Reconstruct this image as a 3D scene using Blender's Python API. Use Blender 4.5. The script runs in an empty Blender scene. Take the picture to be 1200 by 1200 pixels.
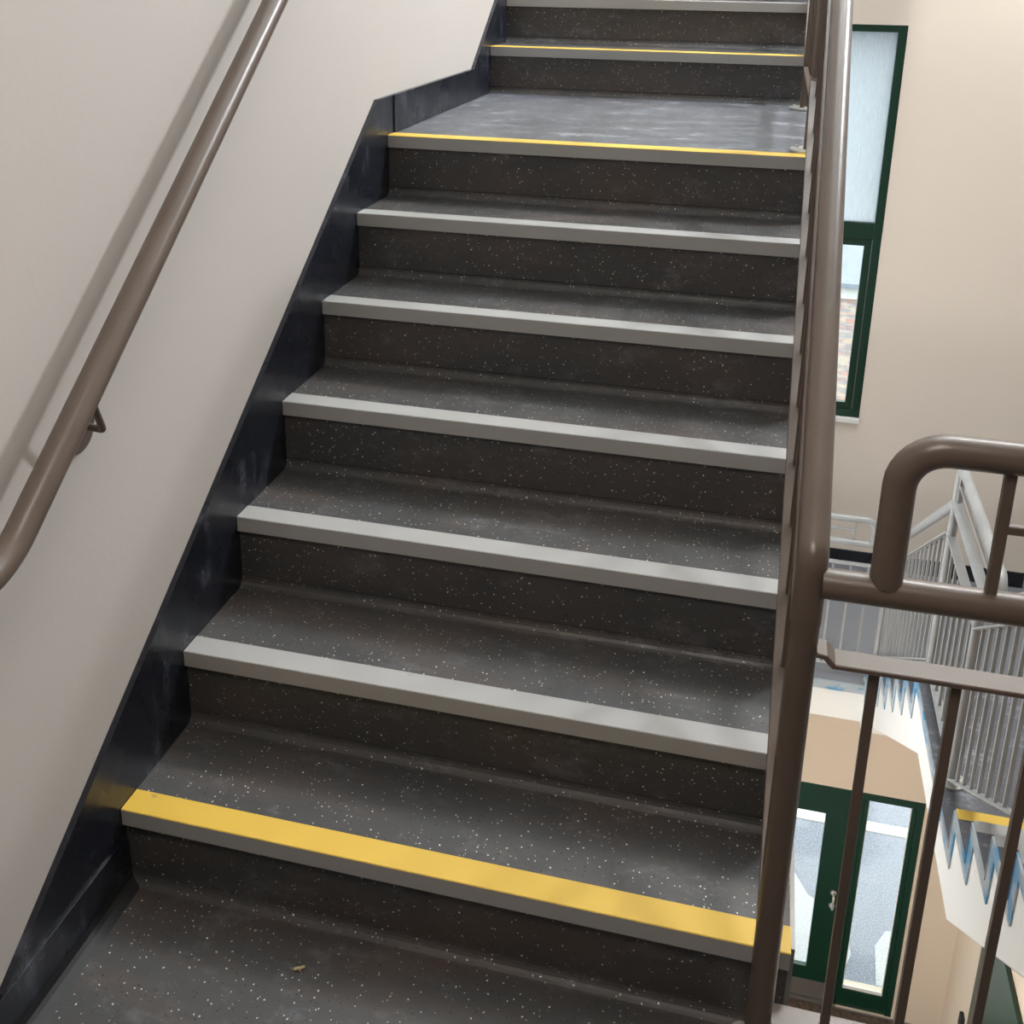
import bpy, bmesh, math, random
from mathutils import Vector, Matrix
random.seed(7)
SC = bpy.context.scene
COL = SC.collection
R, G = 0.17, 0.25

# ------------------------------------------------------------------ helpers
def srgb(r, g, b):
    f = lambda c: (c/255/12.92) if c/255 <= 0.04045 else ((c/255+0.055)/1.055)**2.4
    return (f(r), f(g), f(b), 1)

class NT:
    def __init__(s, name):
        s.m = bpy.data.materials.new(name); s.m.use_nodes = True
        s.t = s.m.node_tree; s.t.nodes.clear()
        s.out = s.n('ShaderNodeOutputMaterial')
    def n(s, typ, **kw):
        nd = s.t.nodes.new(typ)
        for k, v in kw.items():
            if k in nd.inputs: nd.inputs[k].default_value = v
            else: setattr(nd, k, v)
        return nd
    def l(s, a, b): s.t.links.new(a, b)
    def coords(s, scale=(1, 1, 1)):
        tc = s.n('ShaderNodeTexCoord'); mp = s.n('ShaderNodeMapping')
        mp.inputs['Scale'].default_value = scale
        s.l(tc.outputs['Object'], mp.inputs['Vector']); return mp.outputs['Vector']
    def noise(s, vec, scale, detail=4, rough=0.55):
        n = s.n('ShaderNodeTexNoise'); n.inputs['Scale'].default_value = scale
        n.inputs['Detail'].default_value = detail; n.inputs['Roughness'].default_value = rough
        s.l(vec, n.inputs['Vector']); return n.outputs['Fac']
    def ramp(s, fac, stops):
        r = s.n('ShaderNodeValToRGB'); e = r.color_ramp.elements
        e[0].position, e[0].color = stops[0][0], stops[0][1]
        e[1].position, e[1].color = stops[-1][0], stops[-1][1]
        for p, c in stops[1:-1]:
            q = e.new(p); q.color = c
        s.l(fac, r.inputs['Fac']); return r.outputs['Color']
    def mix(s, fac, a, b, typ='MIX'):
        m = s.n('ShaderNodeMix', data_type='RGBA', blend_type=typ)
        for sock, v in ((m.inputs[0], fac), (m.inputs[6], a), (m.inputs[7], b)):
            if hasattr(v, 'is_linked') or hasattr(v, 'links'): s.l(v, sock)
            else: sock.default_value = v
        return m.outputs[2]
    def math(s, op, a, b=None):
        m = s.n('ShaderNodeMath', operation=op)
        for i, v in enumerate((a, b)):
            if v is None: continue
            if hasattr(v, 'links'): s.l(v, m.inputs[i])
            else: m.inputs[i].default_value = v
        return m.outputs[0]
    def bsdf(s, col, rough=0.5, metal=0.0, bump=None, bs=0.1, bd=0.01, spec=0.5):
        b = s.n('ShaderNodeBsdfPrincipled')
        for k, v in (('Base Color', col), ('Roughness', rough), ('Metallic', metal), ('Specular IOR Level', spec)):
            if hasattr(v, 'links'): s.l(v, b.inputs[k])
            else: b.inputs[k].default_value = v
        if bump is not None:
            bp = s.n('ShaderNodeBump'); bp.inputs['Strength'].default_value = bs
            bp.inputs['Distance'].default_value = bd
            s.l(bump, bp.inputs['Height']); s.l(bp.outputs['Normal'], b.inputs['Normal'])
        s.l(b.outputs[0], s.out.inputs['Surface']); return b

W1 = (1, 1, 1, 1); K0 = (0, 0, 0, 1)

def mat_plaster(name, c1, c2, rough=0.62):
    m = NT(name); v = m.coords()
    col = m.mix(m.noise(v, 1.3, 3), c1, c2)
    m.bsdf(col, rough, bump=m.noise(v, 55, 5), bs=0.12, bd=0.004); return m.m

def mat_paint(name, c, rough=0.28):
    m = NT(name); v = m.coords()
    col = m.mix(m.ramp(m.noise(v, 9, 4), [(0.35, K0), (0.7, W1)]), c, tuple(x*0.86 for x in c[:3])+(1,))
    rg = m.math('MULTIPLY_ADD', m.noise(v, 30, 3), 0.12); 
    rg.node.inputs[2].default_value = rough
    m.bsdf(col, rg, bump=m.noise(v, 140, 3), bs=0.06, bd=0.002); return m.m

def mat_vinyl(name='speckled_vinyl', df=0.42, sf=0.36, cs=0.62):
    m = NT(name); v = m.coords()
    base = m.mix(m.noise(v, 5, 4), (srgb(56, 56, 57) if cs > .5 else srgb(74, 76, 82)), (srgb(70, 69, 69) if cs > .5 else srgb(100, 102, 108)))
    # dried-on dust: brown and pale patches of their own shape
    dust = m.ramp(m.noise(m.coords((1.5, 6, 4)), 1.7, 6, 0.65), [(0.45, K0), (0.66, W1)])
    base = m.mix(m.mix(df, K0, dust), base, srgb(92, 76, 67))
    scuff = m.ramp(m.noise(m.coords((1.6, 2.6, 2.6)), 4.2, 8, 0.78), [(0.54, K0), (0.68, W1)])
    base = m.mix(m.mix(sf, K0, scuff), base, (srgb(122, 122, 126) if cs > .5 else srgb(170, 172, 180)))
    # chips
    nz = m.n('ShaderNodeTexNoise'); nz.inputs['Scale'].default_value = 220
    m.l(v, nz.inputs['Vector'])
    ad = m.n('ShaderNodeVectorMath', operation='MULTIPLY_ADD'); m.l(nz.outputs['Color'], ad.inputs[0]); vr = m.coords(); vr.node.inputs['Rotation'].default_value = (0.52, 0.71, 0.33)
    ad.inputs[1].default_value = (0.004, 0.004, 0.004); m.l(vr, ad.inputs[2])
    vo = m.n('ShaderNodeTexVoronoi'); vo.inputs['Scale'].default_value = 138
    m.l(ad.outputs[0], vo.inputs['Vector'])
    sp = m.n('ShaderNodeSeparateColor'); m.l(vo.outputs['Color'], sp.inputs[0])
    rad = m.math('MULTIPLY_ADD', sp.outputs[1], 0.12); rad.node.inputs[2].default_value = 0.13
    chip = m.math('LESS_THAN', vo.outputs['Distance'], rad)
    sel = m.math('LESS_THAN', sp.outputs[2], cs)
    chip = m.math('MULTIPLY', chip, sel)
    cc = m.n('ShaderNodeValToRGB'); cc.color_ramp.interpolation = 'CONSTANT'
    e = cc.color_ramp.elements
    e[0].position = 0; e[0].color = srgb(28, 27, 28); e[1].position = 0.5; e[1].color = srgb(188, 184, 178)
    q = e.new(0.83); q.color = srgb(128, 112, 100); q = e.new(0.92); q.color = srgb(225, 222, 216)
    m.l(sp.outputs[0], cc.inputs[0])
    col = m.mix(chip, base, cc.outputs[0])
    rg = m.ramp(m.noise(m.coords((4, 1.5, 2)), 5, 5, 0.65), [(0.3, (0.36,)*3+(1,)), (0.7, (0.58,)*3+(1,))])
    m.bsdf(col, rg, bump=m.noise(v, 300, 3), bs=0.15, bd=0.0015, spec=0.5); return m.m

def mat_black_skirt():
    m = NT('black_skirting'); v = m.coords()
    sc = m.ramp(m.noise(m.coords((1, 2.0, 0.8)), 6, 6, 0.7), [(0.56, K0), (0.78, W1)])
    col = m.mix(m.mix(0.4, K0, sc), srgb(24, 26, 33), srgb(120, 124, 138))
    rg = m.ramp(m.noise(v, 7, 5), [(0.3, (0.18,)*3+(1,)), (0.7, (0.42,)*3+(1,))])
    m.bsdf(col, rg, bump=m.noise(v, 60, 3), bs=0.08, bd=0.003); return m.m

def mat_nosing(name, c):
    m = NT(name); v = m.coords()
    col = m.mix(m.noise(v, 6, 4), c, tuple(x*0.88 for x in c[:3])+(1,))
    spot = m.ramp(m.noise(v, 38, 4, 0.6), [(0.70, K0), (0.78, W1)])
    col = m.mix(m.mix(0.5, K0, spot), col, srgb(110, 98, 80))
    m.bsdf(col, 0.55, bump=m.noise(v, 260, 2), bs=0.1, bd=0.001); return m.m

def mat_blue_film():
    m = NT('metal_trim_with_blue_film'); v = m.coords()
    f = m.ramp(m.noise(m.coords((1, 2.5, 2.5)), 3.1, 4, 0.6), [(0.50, K0), (0.60, W1)])
    col = m.mix(f, srgb(172, 182, 190), srgb(84, 150, 192))
    m.bsdf(col, 0.3, 0.25, bump=m.noise(v, 24, 3), bs=0.25, bd=0.004); return m.m

def mat_simple(name, c, rough=0.5, metal=0.0, sc=20, var=0.9):
    m = NT(name); v = m.coords()
    m.bsdf(m.mix(m.noise(v, sc, 4), c, tuple(x*var for x in c[:3])+(1,)), rough, metal,
           bump=m.noise(v, sc*6, 2), bs=0.05, bd=0.002)
    return m.m

def mat_glass():
    m = NT('clear_glass'); v = m.coords()
    tr = m.n('ShaderNodeBsdfTransparent'); tr.inputs[0].default_value = (0.93, 0.97, 0.96, 1)
    gl = m.n('ShaderNodeBsdfGlossy'); gl.inputs['Roughness'].default_value = 0.03
    bp = m.n('ShaderNodeBump'); bp.inputs['Strength'].default_value = 0.02
    m.l(m.noise(v, 3, 2), bp.inputs['Height']); m.l(bp.outputs[0], gl.inputs['Normal'])
    mx = m.n('ShaderNodeMixShader'); mx.inputs[0].default_value = 0.07
    m.l(tr.outputs[0], mx.inputs[1]); m.l(gl.outputs[0], mx.inputs[2])
    m.l(mx.outputs[0], m.out.inputs[0]); return m.m

def mat_frosted():
    m = NT('rippled_obscure_glass')
    v = m.coords((16, 1, 1.6))
    nz = m.noise(v, 5, 4, 0.7)
    tr = m.n('ShaderNodeBsdfTransparent'); tl = m.n('ShaderNodeBsdfTranslucent')
    tl.inputs[0].default_value = (0.66, 0.71, 0.73, 1); tr.inputs[0].default_value = (0.7, 0.76, 0.78, 1)
    gl = m.n('ShaderNodeBsdfGlossy'); gl.inputs['Roughness'].default_value = 0.15
    bp = m.n('ShaderNodeBump'); bp.inputs['Strength'].default_value = 0.6; bp.inputs['Distance'].default_value = 0.01
    m.l(nz, bp.inputs['Height']); m.l(bp.outputs[0], tl.inputs['Normal']); m.l(bp.outputs[0], gl.inputs['Normal'])
    fac = m.ramp(nz, [(0.35, (0.75,)*3+(1,)), (0.65, (0.97,)*3+(1,))])
    mx = m.n('ShaderNodeMixShader'); m.l(fac, mx.inputs[0]); m.l(tr.outputs[0], mx.inputs[1]); m.l(tl.outputs[0], mx.inputs[2])
    m2 = m.n('ShaderNodeMixShader'); m2.inputs[0].default_value = 0.06
    m.l(mx.outputs[0], m2.inputs[1]); m.l(gl.outputs[0], m2.inputs[2]); m.l(m2.outputs[0], m.out.inputs[0]); return m.m

def mat_brick():
    m = NT('weathered_brick'); v = m.coords()
    tc = m.n('ShaderNodeSeparateXYZ'); m.l(v, tc.inputs[0])
    cb = m.n('ShaderNodeCombineXYZ'); m.l(tc.outputs[0], cb.inputs[0]); m.l(tc.outputs[2], cb.inputs[1])
    br = m.n('ShaderNodeTexBrick'); br.inputs['Scale'].default_value = 1.0
    br.inputs['Brick Width'].default_value = 0.32; br.inputs['Row Height'].default_value = 0.12
    br.inputs['Mortar Size'].default_value = 0.012
    br.inputs['Color1'].default_value = srgb(204, 160, 146); br.inputs['Color2'].default_value = srgb(214, 200, 176)
    br.inputs['Mortar'].default_value = srgb(196, 194, 190)
    m.l(cb.outputs[0], br.inputs['Vector'])
    p = m.ramp(m.noise(m.coords((3, 1, 9)), 1.2, 2), [(0.44, K0), (0.52, W1)])
    col = m.mix(m.mix(0.6, K0, p), br.outputs['Color'], srgb(150, 150, 160))
    m.bsdf(col, 0.85, bump=br.outputs['Fac'], bs=0.3, bd=-0.01); return m.m

def mat_asphalt(name, c1, c2):
    m = NT(name); v = m.coords()
    col = m.mix(m.ramp(m.noise(v, 60, 3, 0.8), [(0.4, K0), (0.62, W1)]), c1, c2)
    big = m.ramp(m.noise(v, 0.9, 4, 0.6), [(0.45, K0), (0.55, W1)])
    col = m.mix(m.mix(0.22, K0, big), col, srgb(190, 190, 196))
    m.bsdf(col, 0.8, bump=m.noise(v, 80, 3), bs=0.4, bd=0.01); return m.m

def mat_mat():
    m = NT('brown_entrance_matting'); v = m.coords()
    col = m.mix(m.ramp(m.noise(v, 26, 5, 0.75), [(0.4, K0), (0.65, W1)]), srgb(62, 54, 48), srgb(104, 84, 68))
    m.bsdf(col, 0.95, bump=m.noise(v, 200, 3), bs=0.5, bd=0.006); return m.m

M = dict(
    wall=mat_plaster('cream_wall_paint', srgb(182, 175, 169), srgb(178, 171, 165)),
    wallB=mat_plaster('warm_cream_wall_paint', srgb(226, 214, 201), srgb(222, 210, 197)),
    wall_bounce=mat_plaster('cream_wall_with_warm_bounce', srgb(214, 199, 180), srgb(208, 193, 174)),  # same wall paint, with warm bounce light put into the colour
    white=mat_plaster('white_plaster', srgb(226, 226, 222), srgb(220, 220, 216)),
    rail=mat_paint('taupe_gloss_metal', srgb(94, 81, 72)), rail_lit=mat_paint('taupe_gloss_metal_lit', srgb(158, 158, 157)),  # second rail paint is a lit copy: daylight put into the colour
    vinyl=mat_vinyl(), worn_sheen=mat_vinyl('scuffed_and_sheen_vinyl', 0.25, 0.75, 0.2), skirt=mat_black_skirt(),  # paler vinyl: real scuffs on the landing, painted sheen on flight B
    grey=mat_nosing('grey_nosing', srgb(160, 159, 157)), yellow=mat_nosing('yellow_nosing', srgb(216, 178, 70)),
    trim=mat_blue_film(), steel=mat_simple('brushed_steel', srgb(205, 205, 200), 0.35, 0.5),
    green=mat_simple('dark_green_frame', srgb(12, 52, 38), 0.3, 0, 8, 0.85),
    glass=mat_glass(), frost=mat_frosted(), brick=mat_brick(),
    asph=mat_asphalt('grey_asphalt', srgb(106, 110, 122), srgb(150, 154, 164)),
    pave=mat_asphalt('pale_concrete_paving', srgb(176, 176, 178), srgb(196, 196, 196)),
    kerb=mat_simple('white_kerb_stone', srgb(225, 224, 218), 0.8, 0, 5, 0.8),
    slate=mat_simple('grey_slate_roof', srgb(150, 156, 168), 0.6, 0, 9, 0.75),
    mat=mat_mat(), dark=mat_simple('black_rubber', srgb(24, 24, 26), 0.6),
    grey_plate=mat_simple('grey_kick_plate', srgb(128, 124, 120), 0.4, 0.5),
    straw=mat_simple('dry_straw', srgb(176, 162, 124), 0.8), sill=mat_simple('white_sill', srgb(236, 236, 232), 0.4),
    floorg=mat_simple('grey_screed', srgb(132, 134, 140), 0.5, 0, 4, 0.85),
)

def link(name, bm, mat, parent=None, smooth=False):
    me = bpy.data.meshes.new(name); 
    bmesh.ops.recalc_face_normals(bm, faces=bm.faces)
    bm.to_mesh(me); bm.free()
    for mm in (mat if isinstance(mat, (list, tuple)) else [mat]): me.materials.append(mm)
    if smooth:
        for p in me.polygons: p.use_smooth = True
        me.set_sharp_from_angle(angle=math.radians(40))
    o = bpy.data.objects.new(name, me); COL.objects.link(o)
    if parent is not None:
        o.parent = parent; o.matrix_parent_inverse = Matrix.Identity(4)
        # geometry is written in world metres: undo the parents' offsets
        off = Vector((0, 0, 0)); p = parent
        while p is not None: off += p.location; p = p.parent
        o.location = -off
    return o
def tag(o, label=None, cat=None, group=None, kind=None):
    for k, v in (('label', label), ('category', cat), ('group', group), ('kind', kind)):
        if v: o[k] = v
    return o
def thing(name, loc, label=None, cat=None, group=None, kind=None):
    o = bpy.data.objects.new(name, None); COL.objects.link(o); o.location = loc
    o.empty_display_size = 0.1
    return tag(o, label, cat, group, kind)

def box(bm, x0, x1, y0, y1, z0, z1, bev=0.0, mi=0):
    vs = [bm.verts.new((x, y, z)) for x in (x0, x1) for y in (y0, y1) for z in (z0, z1)]
    fs = [bm.faces.new([vs[i] for i in q]) for q in ((0,1,3,2),(4,6,7,5),(0,4,5,1),(2,3,7,6),(0,2,6,4),(1,5,7,3))]
    for f in fs: f.material_index = mi
    if bev:
        es = list({e for f in fs for e in f.edges})
        bmesh.ops.bevel(bm, geom=es, offset=bev, segments=2, affect='EDGES', profile=0.5)
def BM(): return bmesh.new()
def extr(bm, poly, axis, a, b, mi=0):
    """extrude a 2-D polygon; axis 'x': poly is (y,z); axis 'y': poly is (x,z); axis 'z': (x,y)"""
    def P(p, t):
        return (t, p[0], p[1]) if axis == 'x' else ((p[0], t, p[1]) if axis == 'y' else (p[0], p[1], t))
    A = [bm.verts.new(P(p, a)) for p in poly]; B = [bm.verts.new(P(p, b)) for p in poly]
    n = len(poly); fs = [bm.faces.new(A), bm.faces.new(B[::-1])]
    for i in range(n): fs.append(bm.faces.new((A[i], B[i], B[(i+1) % n], A[(i+1) % n])))
    for f in fs: f.material_index = mi
    for f in fs: f.normal_update()
    bmesh.ops.triangulate(bm, faces=[f for f in fs if len(f.verts) > 4], ngon_method='EAR_CLIP')
def fillet(pts, r, seg=8):
    pts = [Vector(p) for p in pts]; out = [pts[0]]
    for i in range(1, len(pts)-1):
        a, b, c = pts[i-1], pts[i], pts[i+1]
        u = (a-b).normalized(); w = (c-b).normalized(); ang = u.angle(w)
        if ang > math.pi-0.02: out.append(b); continue
        d = min(r/math.tan(ang/2), (a-b).length*0.48, (c-b).length*0.48); rr = d*math.tan(ang/2)
        cen = b+(u+w).normalized()*(rr/math.sin(ang/2)); s = b+u*d; e = b+w*d
        v0 = s-cen; v1 = e-cen; th = v0.angle(v1); ax = v0.cross(v1).normalized()
        for k in range(seg+1): out.append(cen+Matrix.Rotation(th*k/seg, 3, ax) @ v0)
    out.append(pts[-1]); return out
def sweep(bm, pts, prof, up=(0, 0, 1), cap=True):
    """sweep a closed 2-D profile (side, up) along points with mitred joints"""
    pts = [Vector(p) for p in pts]; rings = []; up = Vector(up)
    n = len(pts)
    for i, p in enumerate(pts):
        d0 = (p-pts[i-1]).normalized() if i else (pts[1]-p).normalized()
        d1 = (pts[i+1]-p).normalized() if i < n-1 else d0
        t = (d0+d1).normalized()
        if i == 0:
            ref = up if abs(t.dot(up)) < 0.95 else Vector((1, 0, 0))
            s = t.cross(ref).normalized()
        else:
            s = (s-t*s.dot(t)).normalized()
        u = s.cross(t).normalized()
        k = 1/max(0.3, d0.dot(t))
        bend = (d1-d0); bend = bend-t*bend.dot(t)
        bd = bend.normalized() if bend.length > 1e-6 else None
        ring = []
        for a, b in prof:
            o = s*a+u*b
            if bd is not None: o += bd*(o.dot(bd))*(k-1)
            ring.append(bm.verts.new(p+o))
        rings.append(ring)
    m = len(prof)
    for A, B in zip(rings, rings[1:]):
        for j in range(m): bm.faces.new((A[j], A[(j+1) % m], B[(j+1) % m], B[j]))
    if cap: bm.faces.new(rings[0][::-1]); bm.faces.new(rings[-1])
def circ(r, n=20): return [(r*math.cos(2*math.pi*k/n), r*math.sin(2*math.pi*k/n)) for k in range(n)]
def rect(w, h, c=0.0015):
    a, b = w/2, h/2
    return [(-a+c, -b), (a-c, -b), (a, -b+c), (a, b-c), (a-c, b), (-a+c, b), (-a, b-c), (-a, -b+c)]
def disc(bm, c, n, r, h, seg=28, bev=0.0015):
    n = Vector(n).normalized(); sweep(bm, [Vector(c), Vector(c)+n*(h-bev), Vector(c)+n*h][:2] , circ(r, seg), up=(0, 0, 1) if abs(n.z) < .9 else (1, 0, 0))

# ------------------------------------------------------------------ staircases
def build_flight(root, steps, y_of, s, x0, x1, yellows, inset=0.0107, r_list=None):
    """steps: list of (index, Y of nosing, Z of tread, base Z of riser, Y of the next nosing or None, next-tread depth)"""
    rc = 0.022
    for (i, Y, Z, Zb, Yn, ztop) in steps:
        y = lambda d: Y+s*d
        yn = lambda d: Yn+s*d
        poly = [(y(inset), Zb+rc), (y(inset), Z-0.002), (yn(inset-rc), Z-0.002)]
        if ztop:
            for k in range(1, 6):
                a = math.pi/2*k/5
                poly.append((yn(inset-rc+rc*math.sin(a)), Z-0.002+rc-rc*math.cos(a)))
            poly.append((yn(inset+0.012), Z-0.002+rc)); poly.append((yn(inset+0.012), Z-0.03))
        else:
            poly.append((yn(inset-rc), Z-0.03))
        poly += [(y(inset+0.03), Z-0.03), (y(inset+0.03), Zb-0.03), (y(inset+0.012), Zb-0.03), (y(inset+0.012), Zb+rc)]
        bm = BM(); extr(bm, poly, 'x', x0, x1)
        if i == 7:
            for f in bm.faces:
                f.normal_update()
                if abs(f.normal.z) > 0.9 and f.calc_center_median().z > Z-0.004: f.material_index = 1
        st = link('step', bm, [M['vinyl'], M['worn_sheen']] if i == 7 else (M['vinyl'] if s > 0 else M['worn_sheen']), root, smooth=False)  # flight B's paler floor colour stands in for bright reflections
        bm = BM()
        d, h, t = 0.054, 0.0345, 0.004
        prof = [(y(0.0), Z-h), (y(0.0), Z-0.0015), (y(0.0015), Z), (y(d), Z), (y(d), Z-0.003), (y(0.012), Z-0.012), (y(0.012), Z-h)]
        extr(bm, prof, 'x', x0+0.001, x1-0.001)
        mats = [M['grey']]
        if i in yellows:
            mats = [M['grey'], M['yellow']]
            for f in bm.faces:
                f.normal_update()
                if abs(f.normal.z) > 0.5 and f.calc_center_median().z > Z-0.002: f.material_index = 1
        no = link('nosing', bm, mats, st)
        if i in yellows: no['label'] = 'yellow-topped grey nosing'


# --- flight A: climbs away from the camera, between the left wall and the well
XA0, XA1 = 0.0, 1.192
LA = 1.1415
yA = [None]+[(i-1)*G for i in range(1, 8)]+[6*G+LA+(i-8)*G for i in range(8, 17)]
zA = [i*R for i in range(17)]
stA = thing('staircase', (0.6, 0, 0), 'dark speckled staircase rising from the foreground landing beside the left wall', 'staircase')
steps = []
for i in range(1, 16):
    steps.append((i, yA[i], zA[i], zA[i-1], yA[i+1], True if i < 15 else False))
build_flight(stA, steps, None, 1, XA0, XA1, (1, 7, 8))

def core(root, top, soffit, xa, xb, name='plaster_string'):
    bm = BM(); extr(bm, top+soffit, 'x', xa, xb); return link(name, bm, M['white'], root)
d = 0.031
topA = [(yA[1]+d+0.012, -0.20)]
for i in range(1, 16):
    topA.append((yA[i]+d+0.012, zA[i]-d-0.001)); topA.append((yA[i+1]+d+0.012, zA[i]-d-0.001))
topA = topA[:-1]+[(yA[16]-0.05, zA[15]-d-0.001)]
sofA = [(yA[16]-0.05, zA[15]-0.27), (yA[8]+0.05, zA[7]-0.22), (yA[7]+0.12, zA[7]-0.22), (yA[1]+0.23, -0.20)]
core(stA, topA, sofA, XA0+0.002, XA1-0.001)

def sawtrim(root, pts, sgn, x, w=0.05, t=0.005, name='edge_trim', mat='trim'):
    """ribbon hanging inside a sawtooth line: pts is the sawtooth (y,z); inner line = moved by (sgn*w, -w)"""
    bm = BM()
    inn = [(a+sgn*w, b-w) for a, b in pts]
    poly = pts+inn[::-1]
    extr(bm, poly, 'x', x-t, x)
    ln = []
    for a, b in zip(pts, pts[1:]): ln.append((a, b))
    for (ya, za), (yb, zb) in ln:                  # thin raised outer lip of the metal angle
        y0, y1 = sorted((ya, yb)); z0, z1 = sorted((za, zb))
        box(bm, x-t-0.003, x-t+0.0005, y0-0.0015, y1+0.0015, z0-0.0015, z1+0.0015)
    return link(name, bm, M[mat], root)
ptsA = [(yA[1]+0.012, 0.0)]
for i in range(1, 16): ptsA += [(yA[i]+0.012, zA[i]-0.002), (yA[i+1]+0.012, zA[i]-0.002)]
sawtrim(stA, ptsA[:-1]+[(yA[16]-0.05, zA[15]-0.002)], 1, XA1+0.0055, mat='grey_plate')

# --- flight B: on the other side of the well, climbs towards the camera
XB0, XB1 = 1.918, 3.100
Z0 = -1.4312; YB = 2.1576; LB = 1.0946
stB = thing('staircase', (2.5, 4.7, Z0-7*R), 'white-sided staircase with blue-edged sawtooth string across the stairwell', 'staircase')
yb = [None]+[YB-(i-1)*G for i in range(1, 11)]
zb = [Z0]
for i in range(1, 10): zb.append(zb[-1]+(R if i <= 4 else (-Z0-4*R)/5))
steps = []
for i in range(1, 9): steps.append((i, yb[i], zb[i], zb[i-1], yb[i+1], True))
build_flight(stB, steps, None, -1, XB0, XB1, (1,))
# lower half: top nosing of this half is the landing edge at YB+LB
yl = [YB+LB+k*G for k in range(0, 7)]; zl = [Z0-k*R for k in range(0, 8)]
steps = [(100+k, yl[k], zl[k], zl[k+1], yl[k-1] if k else YB, True) for k in range(6, -1, -1)]
build_flight(stB, steps, None, -1, XB0, XB1, (100, 106))
sg = -1
top = [(yl[6]+sg*(d+0.012), zl[7]-0.03)]
for k in range(6, -1, -1):
    top.append((yl[k]+sg*(d+0.012), zl[k]-d-0.001)); top.append(((yl[k-1] if k else YB)+sg*(d+0.012), zl[k]-d-0.001))
for i in range(1, 9):
    top.append((yb[i]+sg*(d+0.012), zb[i]-d-0.001)); top.append((yb[i+1]+sg*(d+0.012), zb[i]-d-0.001))
top[-1] = (yb[9]+0.035, zb[8]-d-0.001)
sof = [(yb[9]+0.035, -0.26), (yb[9]+0.12, -0.26), (2.02, -1.64), (2.95, -1.655), (4.70, -2.815), (4.70, zl[7]-0.03)]
core(stB, top, sof, XB0+0.001, XB1)
pts = [(yl[6]-0.012, zl[7])]
for k in range(6, -1, -1): pts += [(yl[k]-0.012, zl[k]-0.002), ((yl[k-1] if k else YB)-0.012, zl[k]-0.002)]
for i in range(1, 9): pts += [(yb[i]-0.012, zb[i]-0.002), (yb[i+1]-0.012, zb[i]-0.002)]
sawtrim(stB, pts[:-1]+[(yb[9]+0.04, zb[8]-0.002)], -1, XB0)

# ------------------------------------------------------------------ balustrades
HR, FLW = 0.0213, 0.040
RM = 'rail'
def tube(root, name, pts, r=HR, bend=0.0, seg=20, parent=None):
    bm = BM(); p = fillet(pts, bend) if bend else pts
    sweep(bm, p, circ(r, seg)); return link(name, bm, M[RM], parent or root, smooth=True)
def flat(root, name, pts, w=FLW, h=0.008, parent=None):
    bm = BM(); sweep(bm, pts, rect(w, h)); return link(name, bm, M[RM], parent or root)
def bar(root, x, y, z0, z1, w=0.013, name='baluster', along='y'):
    bm = BM(); box(bm, x-w/2, x+w/2, y-w/2, y+w/2, z0, z1, 0.0012); return link(name, bm, M[RM], root)
def post(root, x, y, z0, z1, plate=True, r=0.0200):
    bm = BM(); sweep(bm, [(x, y, z0), (x, y, z1)], circ(r, 24), up=(1, 0, 0))
    p = link('post', bm, M[RM], root, smooth=True)
    if plate:
        bm = BM(); sweep(bm, [(x, y, z0), (x, y, z0+0.006)], circ(0.055, 28), up=(1, 0, 0))
        for k in range(3):
            a = 0.5+k*2.094
            sweep(bm, [(x+.042*math.cos(a), y+.042*math.sin(a), z0+.005), (x+.042*math.cos(a), y+.042*math.sin(a), z0+.012)], circ(0.006, 6), up=(1, 0, 0))
        link('base_plate', bm, M['steel'], p)
    return p
def loop(root, p0, p1, zb, zt, nthin, ins=0.13):
    """raised rounded loop with a thin ladder rail inside; p0,p1 = (x,y) ends"""
    a = Vector((p0[0], p0[1], 0)); b = Vector((p1[0], p1[1], 0)); dr = (b-a).normalized()
    tube(root, 'raised_loop', [a+Vector((0, 0, zb)), a+Vector((0, 0, zt)), b+Vector((0, 0, zt)), b+Vector((0, 0, zb))], bend=0.055)
    bm = BM()
    c, e = a+dr*ins, b-dr*ins
    sweep(bm, [c+Vector((0, 0, zb)), c+Vector((0, 0, zt))], rect(0.014, 0.014), up=(1, 0, 0))
    sweep(bm, [e+Vector((0, 0, zb)), e+Vector((0, 0, zt))], rect(0.014, 0.014), up=(1, 0, 0))
    zm = (zb+zt)/2+0.002
    sweep(bm, [c+Vector((0, 0, zm)), e+Vector((0, 0, zm))], rect(0.012, 0.012))
    link('ladder_rail', bm, M[RM], root)

# A: along the flight
balA = thing('stair_balustrade', (1.15, -0.045, 0), 'taupe metal balustrade climbing the right edge of the near dark staircase', 'balustrade')
YP = -0.045
nz = lambda y: R+0.68*y
xr = lambda y: 1.149+0.010*max(0, min(y, 1.6))
ytop1 = 1.60; ytop2 = 2.53
zL = 7*R
hz = lambda y: 0.93+0.68*y
yk1 = 1.42; zk = hz(yk1)
yk2 = 2.58
tube(balA, 'handrail', fillet([(1.15, YP, 0.80), (1.15, YP, hz(YP)), (xr(yk1), yk1, zk), (xr(2), yk2, zk), (xr(2), 4.45, zk+0.68*(4.45-yk2))], 0.03, 5))
post(balA, 1.15, YP, 0.0, 0.84)
X1 = 1.15
fz = lambda y, h: nz(y)+h
flat(balA, 'top_rail', [(X1, YP+0.01, fz(YP, 0.655)), (X1+.008, yk1, fz(yk1, 0.655)), (X1+.008, yk2, fz(yk1, 0.655)), (X1+.008, 4.45, fz(yk1, 0.655)+.68*(4.45-yk2))])
flat(balA, 'bottom_rail', [(X1, YP+0.01, fz(YP, 0.14)), (X1, 1.56, fz(1.56, 0.14)), (X1, 1.60, fz(1.58, .14))])
flat(balA, 'bottom_rail', [(X1, 1.60, zL+0.14), (X1, 2.56, zL+0.14)])
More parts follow.
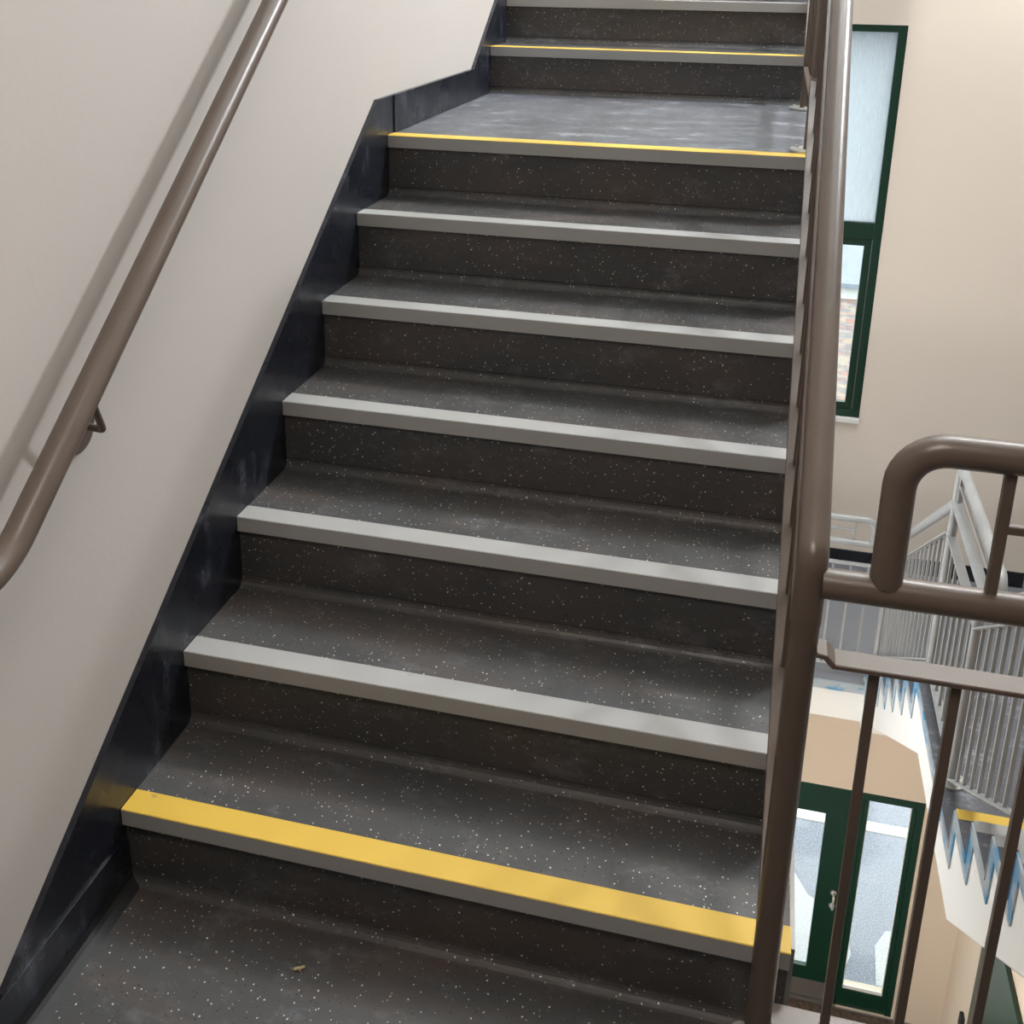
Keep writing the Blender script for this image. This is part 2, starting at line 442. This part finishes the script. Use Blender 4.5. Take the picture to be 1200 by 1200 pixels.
flat(balA, 'bottom_rail', [(X1, 2.60, zL+0.16), (X1, 4.45, zL+0.16+.68*(4.45-2.60))])
y = YP+0.105
while y < 1.55:
    bar(balA, X1, y, fz(y, 0.14), fz(min(y, yk1), 0.653)); y += 0.112
y = 1.68
while y < 2.50:
    bar(balA, X1, y, zL+0.14, fz(yk1, 0.653)); y += 0.105
y = 2.68
while y < 4.4:
    bar(balA, X1, y, zL+0.16+.68*(y-2.6), fz(yk1, .653)+.68*(y-yk2)); y += 0.112
post(balA, X1, 1.60, zL, zk-0.01); post(balA, X1, 2.54, zL, zk-0.01)
post(balA, X1, 4.45, 15*R-0.17+0.17, zk+.68*(4.45-yk2))

# front guard across the head of the well
gf = thing('landing_guard', (1.55, -0.05, 0), 'dark taupe landing guard with raised rounded loop in the right foreground', 'guard rail')
GY = -0.05; GX1 = 1.99
tube(gf, 'handrail', [(1.165, GY, 0.866), (GX1, GY, 0.866)])
loop(gf, (1.245, GY), (1.90, GY), 0.878, 1.076, 0, ins=0.128)
flat(gf, 'top_rail', [(1.168, GY, 0.765), (1.180, GY, 0.763), (1.192, GY, 0.751), (GX1, GY, 0.751)])
flat(gf, 'bottom_rail', [(1.168, GY, 0.095), (GX1, GY, 0.095)])
x = 1.247
while x < 1.96: bar(gf, x, GY, 0.095, 0.749, 0.0135); x += 0.1045
post(gf, GX1, GY, 0.0, 0.87)

RM = 'rail_lit'
# B: across the well
balB = thing('stair_balustrade', (1.97, 2.5, Z0), 'pale lit metal balustrade of the lower stairs, seen under the raised loop', 'balustrade')
XB = 1.97; P1, P2, P3 = 3.24, 2.52, 4.85
hB = Z0+0.875
fl = Z0+0.716
dn = lambda y: -0.68*(y-P1)
PB = 2.41
upz = lambda y: 0.68*(PB-y)
tube(balB, 'handrail', fillet([(XB, P3, hB-0.01+dn(P3)), (XB, P1, hB), (XB, PB, hB), (XB, 0.02, hB+upz(0.02))], 0.03, 4))
loopB = loop(balB, (XB, P1-0.01), (XB, 2.29), hB+0.01, Z0+1.055, 0, ins=0.03)
flat(balB, 'top_rail', [(XB, P3, fl+dn(P3)), (XB, P1+0.03, fl), (XB, P2-0.02, fl), (XB, 0.02, fl+0.68*(P2-0.02))])
flat(balB, 'bottom_rail', [(XB, P3, Z0+0.06+dn(P3)+0.03), (XB, P1+0.02, Z0+0.06)])
flat(balB, 'bottom_rail', [(XB, P1-0.02, Z0+0.05), (XB, P2+0.02, Z0+0.05)])
flat(balB, 'bottom_rail', [(XB, P2-0.02, Z0+0.02), (XB, 0.02, Z0+0.02+0.68*(P2-0.04))])
y = P1+0.10
while y < P3-0.05:
    bar(balB, XB, y, Z0+0.07+dn(y), fl+dn(y)+0.01); y += 0.105
y = P2+0.10
while y < P1-0.05:
    bar(balB, XB, y, Z0+0.05, fl); y += 0.105
y = P2-0.10
while y > 0.08:
    bar(balB, XB, y, Z0+0.012+0.68*(P2-y), fl+0.68*(P2-y)-0.01); y -= 0.105
post(balB, XB, P1, Z0, hB); post(balB, XB, P2, Z0, hB); post(balB, XB, P3, Z0-7*R, hB+dn(P3))
post(balB, XB, 0.02, 0.0, hB+upz(0.02))

# far landing guard
ZF = Z0-7*R
gb = thing('landing_guard', (1.5, 4.86, ZF), 'pale landing guard with rounded loop on the far lower landing', 'guard rail')
GF = 4.87
tube(gb, 'handrail', [(0.02, GF, ZF+0.945), (XB-0.02, GF, ZF+0.945)])
loop(gb, (0.14, GF), (1.865, GF), ZF+0.955, ZF+1.105, 0, ins=0.115)
flat(gb, 'top_rail', [(0.02, GF, ZF+0.80), (XB-0.02, GF, ZF+0.80)])
flat(gb, 'bottom_rail', [(0.02, GF, ZF+0.08), (XB-0.02, GF, ZF+0.08)])
x = XB-0.11
while x > 0.08: bar(gb, x, GF, ZF+0.08, ZF+0.80); x -= 0.105

# ------------------------------------------------------------------ handrail on the left wall
wh = thing('wall_handrail', (0.0, 0.0, 0.9), 'taupe tubular handrail on round-plated brackets along the left wall', 'handrail')
XH = 0.068; XW = -0.012
hl = lambda y: 0.985+0.762*(y+0.108)
pts = [(XH, -0.95, 0.862), (XH, -0.265, 0.868), (XH, -0.19, 0.922), (XH, 1.45, hl(1.45)), (XH, 2.35, hl(1.45)), (XH, 4.0, hl(1.45)+0.68*1.65)]
pp = fillet([(XH, -0.95, 0.845), (XH, -0.285, 0.845), (XH, 1.45, hl(1.45)), (XH, 2.35, hl(1.45)), (XH, 4.0, hl(1.45)+0.68*1.65)], 0.16, 12)
bm = BM(); sweep(bm, pp, circ(0.0225, 24)); link('rail_tube', bm, M['rail'], wh, smooth=True)
def bracket(y, z):
    bm = BM(); sweep(bm, [(XW, y, z-0.06), (XW+0.005, y, z-0.06)], circ(0.047, 36))
    b = link('bracket_plate', bm, M['rail'], wh, smooth=True)
    bm = BM(); sweep(bm, fillet([(XW+0.003, y, z-0.055), (XH-0.012, y-0.022, z-0.048), (XH-0.002, y-0.058, z+0.02)], 0.008, 6), circ(0.006, 12))
    link('bracket_arm', bm, M['rail'], b, smooth=True)
bracket(0.012, 0.985)
bracket(1.30, hl(1.30)); bracket(2.2, hl(1.45)); bracket(-0.85, 0.85)

# ------------------------------------------------------------------ the building
def S(name, bm, mat, **k):
    return tag(link(name, bm, mat), kind='structure', **k)
YBK = 6.30; ZG = -6.93; ZC = 5.4; YFR = -3.2
# left wall
bm = BM(); box(bm, -0.30, XW, YFR, YBK, ZG, ZC); S('wall_left', bm, M['wall'])
# skirting: near landing, raking, middle landing, raking
sk = thing('baseboard_left', (0, 0, 0), kind='structure')
def skirt(name, poly, x1=0.0, xa=None):
    bm = BM(); extr(bm, poly, 'x', XW if xa is None else xa, x1); return link(name, bm, M['skirt'], sk)
rk = lambda y: 0.3290+0.674*y
skirt('raking_board', [(-0.334, 0.0), (-0.334, rk(-0.334)), (1.432, 1.295), (2.42, 1.295), (4.6, 1.295+0.70*2.18), (4.6, 0.9), (0.3, 0.0)], 0.0)
skirt('level_board', [(YFR, 0.0), (YFR, 0.104), (-0.0, 0.104), (0.0105, 0.094), (0.0105, 0.0)], 0.0035, 0.0005)
skirt('level_board', [(1.50+0.055, 1.19), (1.50+0.055, 1.2955), (2.645, 1.2955), (2.645, 1.19)], 0.0035, 0.0005)
bm = BM(); extr(bm, [(0.003, 0.0), (0.028, 0.0), (0.012, 0.006), (0.006, 0.012), (0.003, 0.028)], 'y', YFR, 0.008)
link('coved_foot', bm, M['dark'], sk)
# floors
bm = BM(); box(bm, 0.0, 3.3, YFR, 0.0107, -0.20, 0.0); 
f0 = S('floor', bm, M['vinyl'])
bm = BM()
extr(bm, [(0.0107-0.022, 0.0), ]+[(0.0107-0.022+0.022*math.sin(math.pi/2*k/6), 0.022-0.022*math.cos(math.pi/2*k/6)) for k in range(1, 7)]+[(0.022, 0.022), (0.022, 0.0)], 'x', 0.0, XA1)
link('riser_cove', bm, M['vinyl'], f0)
bm = BM(); box(bm, -0.012, 3.108, 4.795, YBK, ZF-0.27, ZF-0.004); box(bm, 1.92, 3.108, 4.70, 4.795, ZF-0.27, ZF-0.004); S('floor_far_landing', bm, M['white'])
bm = BM(); box(bm, 0.0, 3.108, 4.795, YBK, ZF-0.004, ZF); S('floor_far_vinyl', bm, M['floorg'])
bm = BM(); box(bm, 0.0, XB0+0.008, 4.784, 4.795, ZF-0.06, ZF+0.001); S('trim_1', bm, M['trim'])
bm = BM(); box(bm, 0.0, 1.95, 4.345, YBK, 15*R-0.27, 15*R-0.031); box(bm, 1.2, 1.95, 4.345, YBK, 15*R-0.031, 15*R); box(bm, 0.0, 1.2, 4.62, YBK, 15*R-0.031, 15*R-0.0); S('floor_upper', bm, M['white'])
bm = BM(); box(bm, -1.5, 4.8, 0.0, YBK+0.3, ZG-0.2, ZG-0.002); S('floor_ground', bm, M['floorg'])
# back wall with openings (window_1 and the entrance door); upper window behind the top landing
wx0, wx1, wz0, wz1 = 0.70, 1.84, -1.43, 1.31
dx0, dx1, dz0, dz1 = 1.14, 2.715, -6.93, -4.655
ux0, ux1, uz0, uz1 = 0.35, 2.9, 3.05, 4.95
def wall_y(name, y0, y1, xa, xb, za, zb_, holes, mat):
    """a wall in a plane of constant y, cut into boxes round the openings (holes share no z range)"""
    bm = BM(); z = za
    for (a, b, c, e) in sorted(holes, key=lambda h: h[2]):
        if c > z: box(bm, xa, xb, y0, y1, z, c)
        box(bm, xa, a, y0, y1, c, e); box(bm, b, xb, y0, y1, c, e); z = e
    if z < zb_: box(bm, xa, xb, y0, y1, z, zb_)
    return S(name, bm, mat)
wall_y('wall_back', YBK, YBK+0.30, -0.3, 3.4, ZF-0.1, ZC, [(wx0, wx1, wz0, wz1), (ux0, ux1, uz0, uz1)], M['wallB'])
wall_y('wall_back_lower', YBK, YBK+0.30, -0.3, 4.8, ZG-0.2, ZF-0.1, [(dx0, dx1, dz0, dz1)], M['wall_bounce'])
bm = BM(); box(bm, 0.0, 3.108, YBK-0.012, YBK, ZF, ZF+0.12); S('baseboard_back', bm, M['skirt'])
# right wall with a high window opening
ry0, ry1, rz0, rz1 = 3.45, 4.55, 1.9, 3.3
bm = BM(); XR = 3.108
for (a, b, c, e) in ((0.0, YBK, ZF-0.27, rz0), (0.0, ry0, rz0, rz1), (ry1, YBK, rz0, rz1), (0.0, YBK, rz1, ZC)): box(bm, XR, XR+0.29, a, b, c, e)
box(bm, XR+0.001, XR+0.29, YFR, 0.0, -0.2, ZC)
S('wall_right', bm, M['wall'])
bm = BM(); box(bm, XR, XR+0.29, 0.0, YBK, ZG-0.1, ZF-0.27); S('wall_right_lower', bm, M['wall_bounce'])
bm = BM()
extr(bm, [(YB+LB+7*G-.25, ZF), (YB+LB+7*G-.25, ZF+0.30), (YB+LB-0.1, Z0+0.13), (YB+0.2, Z0+0.13), (0.15, 0.25), (0.15, 0.0), (YB-.1, Z0), (YB+LB, Z0)], 'x', XR-0.010, XR-0.0005)
S('baseboard_right', bm, M['skirt'])
bm = BM(); box(bm, -0.3, 3.4, YFR-0.3, YFR, -0.2, ZC); S('wall_front', bm, M['wall'])
bm = BM(); box(bm, -0.3, 3.4, -0.04, 0.0, ZG, -0.2); S('wall_front_lower', bm, M['wall_bounce'])
bm = BM(); box(bm, 0.0, XR, YFR, -0.15, 2.62, 2.85); S('ceiling_near', bm, M['white'])
# ceiling with a rooflight opening
cx0, cx1, cy0, cy1 = 0.35, 2.95, 0.6, 5.9
bm = BM(); box(bm, 0.4, 1.3, 2.15, 3.65, ZC+0.05, ZC+0.2); box(bm, 1.8, 2.7, 3.15, 4.65, ZC+0.05, ZC+0.2)
for (a, b, c, e) in ((-0.3, 3.4, YFR-0.3, cy0), (-0.3, cx0, cy0, cy1), (cx1, 3.4, cy0, cy1), (-0.3, 3.4, cy1, YBK+0.3)): box(bm, a, b, c, e, ZC, ZC+0.25)
S('ceiling', bm, M['white'])

# windows and doors (thing > frame, sash, pane)
def ring_xz(bm, x0, x1, z0, z1, y0, y1, w, wt=None, wb=None, wl=None, wr=None):
    wt = wt or w; wb = wb or w; wl = wl or w; wr = wr or w
    box(bm, x0, x1, y0, y1, z1-wt, z1, .002); box(bm, x0, x1, y0, y1, z0, z0+wb, .002)
    box(bm, x0, x0+wl, y0, y1, z0+wb, z1-wt, .002); box(bm, x1-wr, x1, y0, y1, z0+wb, z1-wt, .002)
w1 = thing('window_1', ((wx0+wx1)/2, YBK+0.03, wz0), kind='structure')
bm = BM(); fy0, fy1 = YBK+0.010, YBK+0.075
ring_xz(bm, wx0, wx1, wz0, wz1, fy0, fy1, 0.055, wt=0.045, wb=0.05)
box(bm, wx0+0.055, wx1-0.055, fy0, fy1, -0.115, 0.0, .002)
link('frame', bm, M['green'], w1)
bm = BM(); ring_xz(bm, wx0+0.058, wx1-0.058, wz0+0.053, -0.118, fy0+0.012, fy1-0.01, 0.048); s1 = link('casement', bm, M['green'], w1)
bm = BM(); box(bm, wx0+0.1, wx1-0.1, fy0+0.03, fy0+0.036, wz0+0.09, -0.16); link('glass_pane', bm, M['glass'], s1)
bm = BM(); box(bm, wx0+0.05, wx1-0.05, fy0+0.03, fy0+0.036, -0.003, wz1-0.04); link('obscure_pane', bm, M['frost'], w1)
bm = BM(); box(bm, wx0-0.002, wx1+0.002, YBK-0.035, YBK+0.02, wz0-0.035, wz0, .004); link('window_sill', bm, M['sill'], w1)

w2 = thing('window_2', ((ux0+ux1)/2, YBK+0.03, uz0), kind='structure')
bm = BM(); ring_xz(bm, ux0, ux1, uz0, uz1, fy0, fy1, 0.06); box(bm, 1.58, 1.66, fy0, fy1, uz0+.06, uz1-.06); link('frame', bm, M['green'], w2)
bm = BM(); box(bm, ux0+.05, ux1-.05, fy0+.03, fy0+.036, uz0+.05, uz1-.05); link('glass_pane', bm, M['glass'], w2)
w3 = thing('window_3', (XR+0.1, (ry0+ry1)/2, rz0), kind='structure')
bm = BM()
for (a, b, c, e) in ((ry0, ry1, rz0, rz0+.06), (ry0, ry1, rz1-.06, rz1), (ry0, ry0+.06, rz0+.06, rz1-.06), (ry1-.06, ry1, rz0+.06, rz1-.06)): box(bm, XR+.10, XR+.16, a, b, c, e)
link('frame', bm, M['green'], w3)
bm = BM(); box(bm, XR+.125, XR+.131, ry0+.05, ry1-.05, rz0+.05, rz1-.05); link('glass_pane', bm, M['glass'], w3)
w4 = thing('window_4', (2.1, 2.6, ZC+0.25), kind='structure')
bm = BM()
for (a, b, c, e) in ((cx0-.05, cx1+.05, cy0-.05, cy0+.03), (cx0-.05, cx1+.05, cy1-.03, cy1+.05), (cx0-.05, cx0+.03, cy0+.03, cy1-.03), (cx1-.03, cx1+.05, cy0+.03, cy1-.03), (cx0+.03, cx1-.03, 2.60, 2.68)): box(bm, a, b, c, e, ZC+.25, ZC+.32)
link('frame', bm, M['sill'], w4)
bm = BM(); box(bm, cx0-.02, cx1+.02, cy0-.02, cy1+.02, ZC+.27, ZC+.276); link('glass_pane', bm, M['glass'], w4)

# entrance: leaf with a vision panel and kick plate, and a full-height sidelight
d1 = thing('door_1', ((dx0+dx1)/2, YBK+0.03, dz0), kind='structure')
ey0, ey1 = YBK+0.012, YBK+0.085
bm = BM()
box(bm, dx0, dx1, ey0, ey1, dz1-0.075, dz1, .003); box(bm, dx1-0.055, dx1, ey0, ey1, dz0, dz1-0.075, .003)
box(bm, dx0, dx0+0.06, ey0, ey1, dz0, dz1-0.075, .003); box(bm, 2.215, 2.255, ey0, ey1, dz0, dz1-0.075, .003)
link('frame', bm, M['green'], d1)
bm = BM(); ring_xz(bm, 2.257, dx1-0.057, dz0+0.0, dz1-0.077, ey0+0.008, ey1-0.012, 0.036, wb=0.19, wt=0.01)
sl = link('sidelight', bm, M['green'], d1)
bm = BM(); box(bm, 2.288, dx1-0.088, ey0+.03, ey0+.036, dz0+0.185, dz1-0.083); link('glass_pane', bm, M['glass'], sl)
bm = BM(); ring_xz(bm, 2.290, dx1-0.090, dz0+0.19, dz1-0.085, ey0+.018, ey0+.03, 0.010, wb=0.035); link('glazing_bead', bm, M['sill'], sl)
bm = BM(); ring_xz(bm, dx0+0.063, 2.212, dz0+0.012, dz1-0.079, ey0+0.012, ey1-0.018, 0.235, wt=0.215, wb=0.335)
lf = link('door_leaf', bm, M['green'], d1)
bm = BM(); box(bm, 1.43, 1.99, ey0+.03, ey0+.036, dz0+0.34, dz1-0.285); link('glass_pane', bm, M['glass'], lf)
bm = BM(); box(bm, dx0+0.07, 2.205, ey0+0.008, ey0+0.012, dz0+0.02, dz0+0.205); link('kick_plate', bm, M['grey_plate'], lf)
bm = BM(); hx, hz0, hz1 = 2.118, -5.87, -5.735
sweep(bm, fillet([(hx, ey0+0.012, hz0), (hx, ey0-0.045, hz0), (hx, ey0-0.045, hz1), (hx, ey0+0.012, hz1)], 0.02, 6), circ(0.010, 12))
for zz in (hz0, hz1): sweep(bm, [(hx, ey0+0.012, zz), (hx, ey0+0.002, zz)], circ(0.025, 20))
link('pull_handle', bm, M['steel'], lf, smooth=True)
bm = BM(); box(bm, dx0, 2.255, ey0-0.03, ey1, dz0-0.001, dz0+0.008); link('threshold', bm, M['grey_plate'], d1)
# second green door on the right-hand wall at ground level
d2 = thing('door_2', (XR-0.02, 4.9, dz0), kind='structure')
bm = BM()
box(bm, XR-0.035, XR-0.001, 4.45, 5.50, ZG+2.12, ZG+2.20, .002); box(bm, XR-0.035, XR-0.001, 5.43, 5.50, ZG, ZG+2.12, .002); box(bm, XR-0.035, XR-0.001, 4.45, 4.52, ZG, ZG+2.12, .002)
link('frame', bm, M['green'], d2)
bm = BM(); box(bm, XR-0.025, XR-0.001, 4.525, 5.425, ZG+0.01, ZG+2.115, .002); link('door_leaf', bm, M['green'], d2)
bm = BM(); box(bm, 1.0, 2.75, 4.9, 6.28, ZG-0.002, ZG+0.004); tag(link('entrance_mat', bm, M['mat']), 'brown entrance matting on the floor inside the green door', 'mat')
bm = BM(); box(bm, XR-0.03, XR-0.0005, 5.66, 5.74, ZG+0.74, ZG+0.86, .004); tag(link('wall_box', bm, M['dark']), 'small black box on the lower wall near the bottom right edge', 'box')

# outside
bm = BM(); box(bm, -10, 16, YBK+0.3, 8.52, -7.15, -6.95); box(bm, 1.1, 2.75, YBK+0.09, YBK+0.3, -7.1, -6.94); S('paving_outside', bm, M['asph'])
bm = BM(); extr(bm, [(1.0, 6.62), (2.32, 6.62), (2.42, 6.9), (2.40, 7.15), (2.28, 7.35), (2.05, 7.5), (1.9, 7.8), (1.0, 7.9)], 'z', -6.96, -6.944); extr(bm, [(2.62, 6.62), (3.4, 6.62), (3.4, 7.3), (2.75, 7.25), (2.64, 7.05)], 'z', -6.96, -6.944); S('paving_slab_outside', bm, M['pave'])
bm = BM(); box(bm, -10, 16, 8.52, 8.66, -7.15, -6.935, .008); S('kerb_outside', bm, M['kerb'])
bm = BM(); box(bm, -10, 16, 8.66, 17.5, -7.15, -6.97); S('road_outside', bm, M['asph'])
bb = thing('brick_building', (3, 17.6, -6.97), 'weathered pink and yellow brick building outside, seen through the lower window', 'building')
bm = BM(); box(bm, -6, 12, 17.5, 22, -7.0, -3.5); link('brick_wall', bm, M['brick'], bb)
bm = BM(); box(bm, -6.1, 12.1, 17.40, 17.5, -3.72, -3.52, .01); link('string_course', bm, M['kerb'], bb)
bm = BM(); extr(bm, [(17.3, -3.5), (17.3, -3.42), (19.75, -2.5), (22.2, -3.5)], 'x', -6.2, 12.2); link('roof', bm, M['slate'], bb)

# a bit of dried straw on the near landing
bm = BM(); c0 = Vector((0.385, -0.09, 0.003))
sweep(bm, [c0+Vector((-0.008, -0.004, 0)), c0+Vector((-0.002, -0.001, 0.001)), c0+Vector((0.003, 0.0, 0.0015)), c0+Vector((0.008, 0.006, 0))], [(-.0028, -.001), (.0028, -.001), (.0018, .0012), (-.0018, .0012)])
sweep(bm, [c0+Vector((-0.001, -0.001, 0)), c0+Vector((0.006, -0.005, 0.001))], [(-.0012, -.001), (.0012, -.001), (0, .001)])
tag(link('straw_scrap', bm, M['straw']), 'tiny pale dried scrap on the dark landing floor at bottom left', 'litter')

# ------------------------------------------------------------------ light
w = bpy.data.worlds.new('overcast_sky'); SC.world = w; w.use_nodes = True
nt = w.node_tree; nt.nodes.clear()
bg = nt.nodes.new('ShaderNodeBackground'); ou = nt.nodes.new('ShaderNodeOutputWorld')
tc = nt.nodes.new('ShaderNodeTexCoord'); sx = nt.nodes.new('ShaderNodeSeparateXYZ'); rp = nt.nodes.new('ShaderNodeValToRGB')
nt.links.new(tc.outputs['Generated'], sx.inputs[0]); nt.links.new(sx.outputs[2], rp.inputs[0])
mp = nt.nodes.new('ShaderNodeMapRange'); mp.inputs[1].default_value = -1; mp.inputs[2].default_value = 1
nt.links.new(sx.outputs[2], mp.inputs[0]); nt.links.new(mp.outputs[0], rp.inputs[0])
SKY = [(-1.0, (0.20, 0.20, 0.21)), (-0.02, (0.25, 0.26, 0.27)), (0.02, (0.36, 0.38, 0.40)), (0.2, (0.92, 0.97, 1.0)), (1.0, (0.95, 0.98, 1.0))]
for k, (zz, cc) in enumerate(SKY):
    p = (zz+1)/2
    if k == 0: e = rp.color_ramp.elements[0]; e.position = p
    elif k == len(SKY)-1: e = rp.color_ramp.elements[-1]; e.position = p
    else: e = rp.color_ramp.elements.new(p)
    e.color = cc+(1,)
nt.links.new(rp.outputs[0], bg.inputs[0]); bg.inputs[1].default_value = 3.8
nt.links.new(bg.outputs[0], ou.inputs[0])

def emis(name, col, st):
    m = NT(name); em = m.n('ShaderNodeEmission'); em.inputs[0].default_value = col; em.inputs[1].default_value = st
    m.l(em.outputs[0], m.out.inputs[0]); return m.m
def bulkhead(x, y, z, nx, r, st, label, col=(1, 0.96, 0.90, 1)):
    """round wall lamp: metal ring on the wall and a shallow glowing dome"""
    t = tag(thing('unseen_wall_lamp', (x, y, z)), label, 'light')
    bm = BM(); sweep(bm, [(x, y, z), (x+nx*0.03, y, z)], circ(r*1.12, 32)); link('lamp_ring', bm, M['sill'], t, smooth=True)
    bm = BM(); rings = []
    for k in range(7):
        a = math.pi/2*k/7; rr = r*math.cos(a); h = 0.031+0.3*r*math.sin(a)
        rings.append([bm.verts.new((x+nx*h, y+rr*math.cos(b), z+rr*math.sin(b))) for b in [2*math.pi*q/24 for q in range(24)]])
    tip = bm.verts.new((x+nx*(0.031+0.3*r), y, z))
    for A, B in zip(rings, rings[1:]):
        for q in range(24): bm.faces.new((A[q], A[(q+1) % 24], B[(q+1) % 24], B[q]))
    for q in range(24): bm.faces.new((rings[-1][q], rings[-1][(q+1) % 24], tip))
    bm.faces.new(rings[0][::-1])
    link('lamp_dome', bm, emis('lit_dome', col, st), t, smooth=True)
def panel(x, y, z, sx_, sy_, st, label, col=(1, 0.96, 0.90, 1)):
    t = tag(thing('added_fill_panel', (x, y, z)), label, 'light')
    bm = BM()
    for (a, b, c, e) in ((x-sx_-.03, x+sx_+.03, y-sy_-.03, y-sy_), (x-sx_-.03, x+sx_+.03, y+sy_, y+sy_+.03), (x-sx_-.03, x-sx_, y-sy_, y+sy_), (x+sx_, x+sx_+.03, y-sy_, y+sy_)): box(bm, a, b, c, e, z-.05, z-.001)
    link('fill_frame', bm, M['sill'], t)
    bm = BM(); box(bm, x-sx_, x+sx_, y-sy_, y+sy_, z-.045, z-.035); link('fill_diffuser', bm, emis('fill_glow', col, st), t)
bulkhead(XR-0.001, 2.6, 3.6, -1, 0.17, 620, 'round wall lamp high on the right wall beside the stairwell', (0.90, 0.95, 1, 1))
bulkhead(XW+0.001, 3.3, -0.9, 1, 0.15, 210, 'unseen added fill lamp on the left wall below the near stairs', (0.93, 0.97, 1, 1))  # added out of sight to brighten the far flight's side face
bulkhead(XW+0.001, 3.0, -4.9, 1, 0.15, 640, 'unseen added fill lamp in the ground floor hall', (1, 0.97, 0.93, 1))  # added out of sight to brighten the lower back wall
panel(0.85, 2.9, ZC+0.05, 0.30, 0.60, 22, 'unseen added fill panel above the upper steps', (0.90, 0.96, 1, 1))  # no known fitting; added for cool light on the upper steps
panel(2.25, 3.9, ZC+0.05, 0.30, 0.60, 75, 'unseen added fill panel above the stairwell', (1, 0.97, 0.93, 1))  # no known fitting; added to give the back wall more light
panel(0.95, -1.1, 2.62, 0.30, 0.30, 20.0, 'unseen added warm fill panel above the near landing', (1, 0.90, 0.80, 1))  # added for warm ambient light from behind the camera

# ------------------------------------------------------------------ camera
cam = bpy.data.cameras.new('camera'); co = bpy.data.objects.new('camera', cam); COL.objects.link(co)
F, PX, PY = 1277.981, 579.879, 375.294
yaw, pit, rol = -0.245216, 0.315651, 0.014126
fwd = Vector((math.sin(yaw)*math.cos(pit), math.cos(yaw)*math.cos(pit), -math.sin(pit)))
rt = Vector((math.cos(yaw), -math.sin(yaw), 0)); up = rt.cross(fwd)
c_, s_ = math.cos(rol), math.sin(rol)
rt, up = rt*c_+up*s_, up*c_-rt*s_
mt = Matrix((rt, up, -fwd)).transposed().to_4x4(); mt.translation = Vector((1.04592, -1.40583, 1.65055))
co.matrix_world = mt
cam.sensor_width = 36; cam.lens = F*36/1200
cam.shift_x = (600-PX)/1200; cam.shift_y = -(600-PY)/1200
cam.clip_start = 0.05
SC.camera = co
vs = SC.view_settings; vs.view_transform = 'Standard'; vs.look = 'None'; vs.gamma = 1; vs.exposure = 0.0
try: vs.use_curve_mapping = False
except Exception: pass
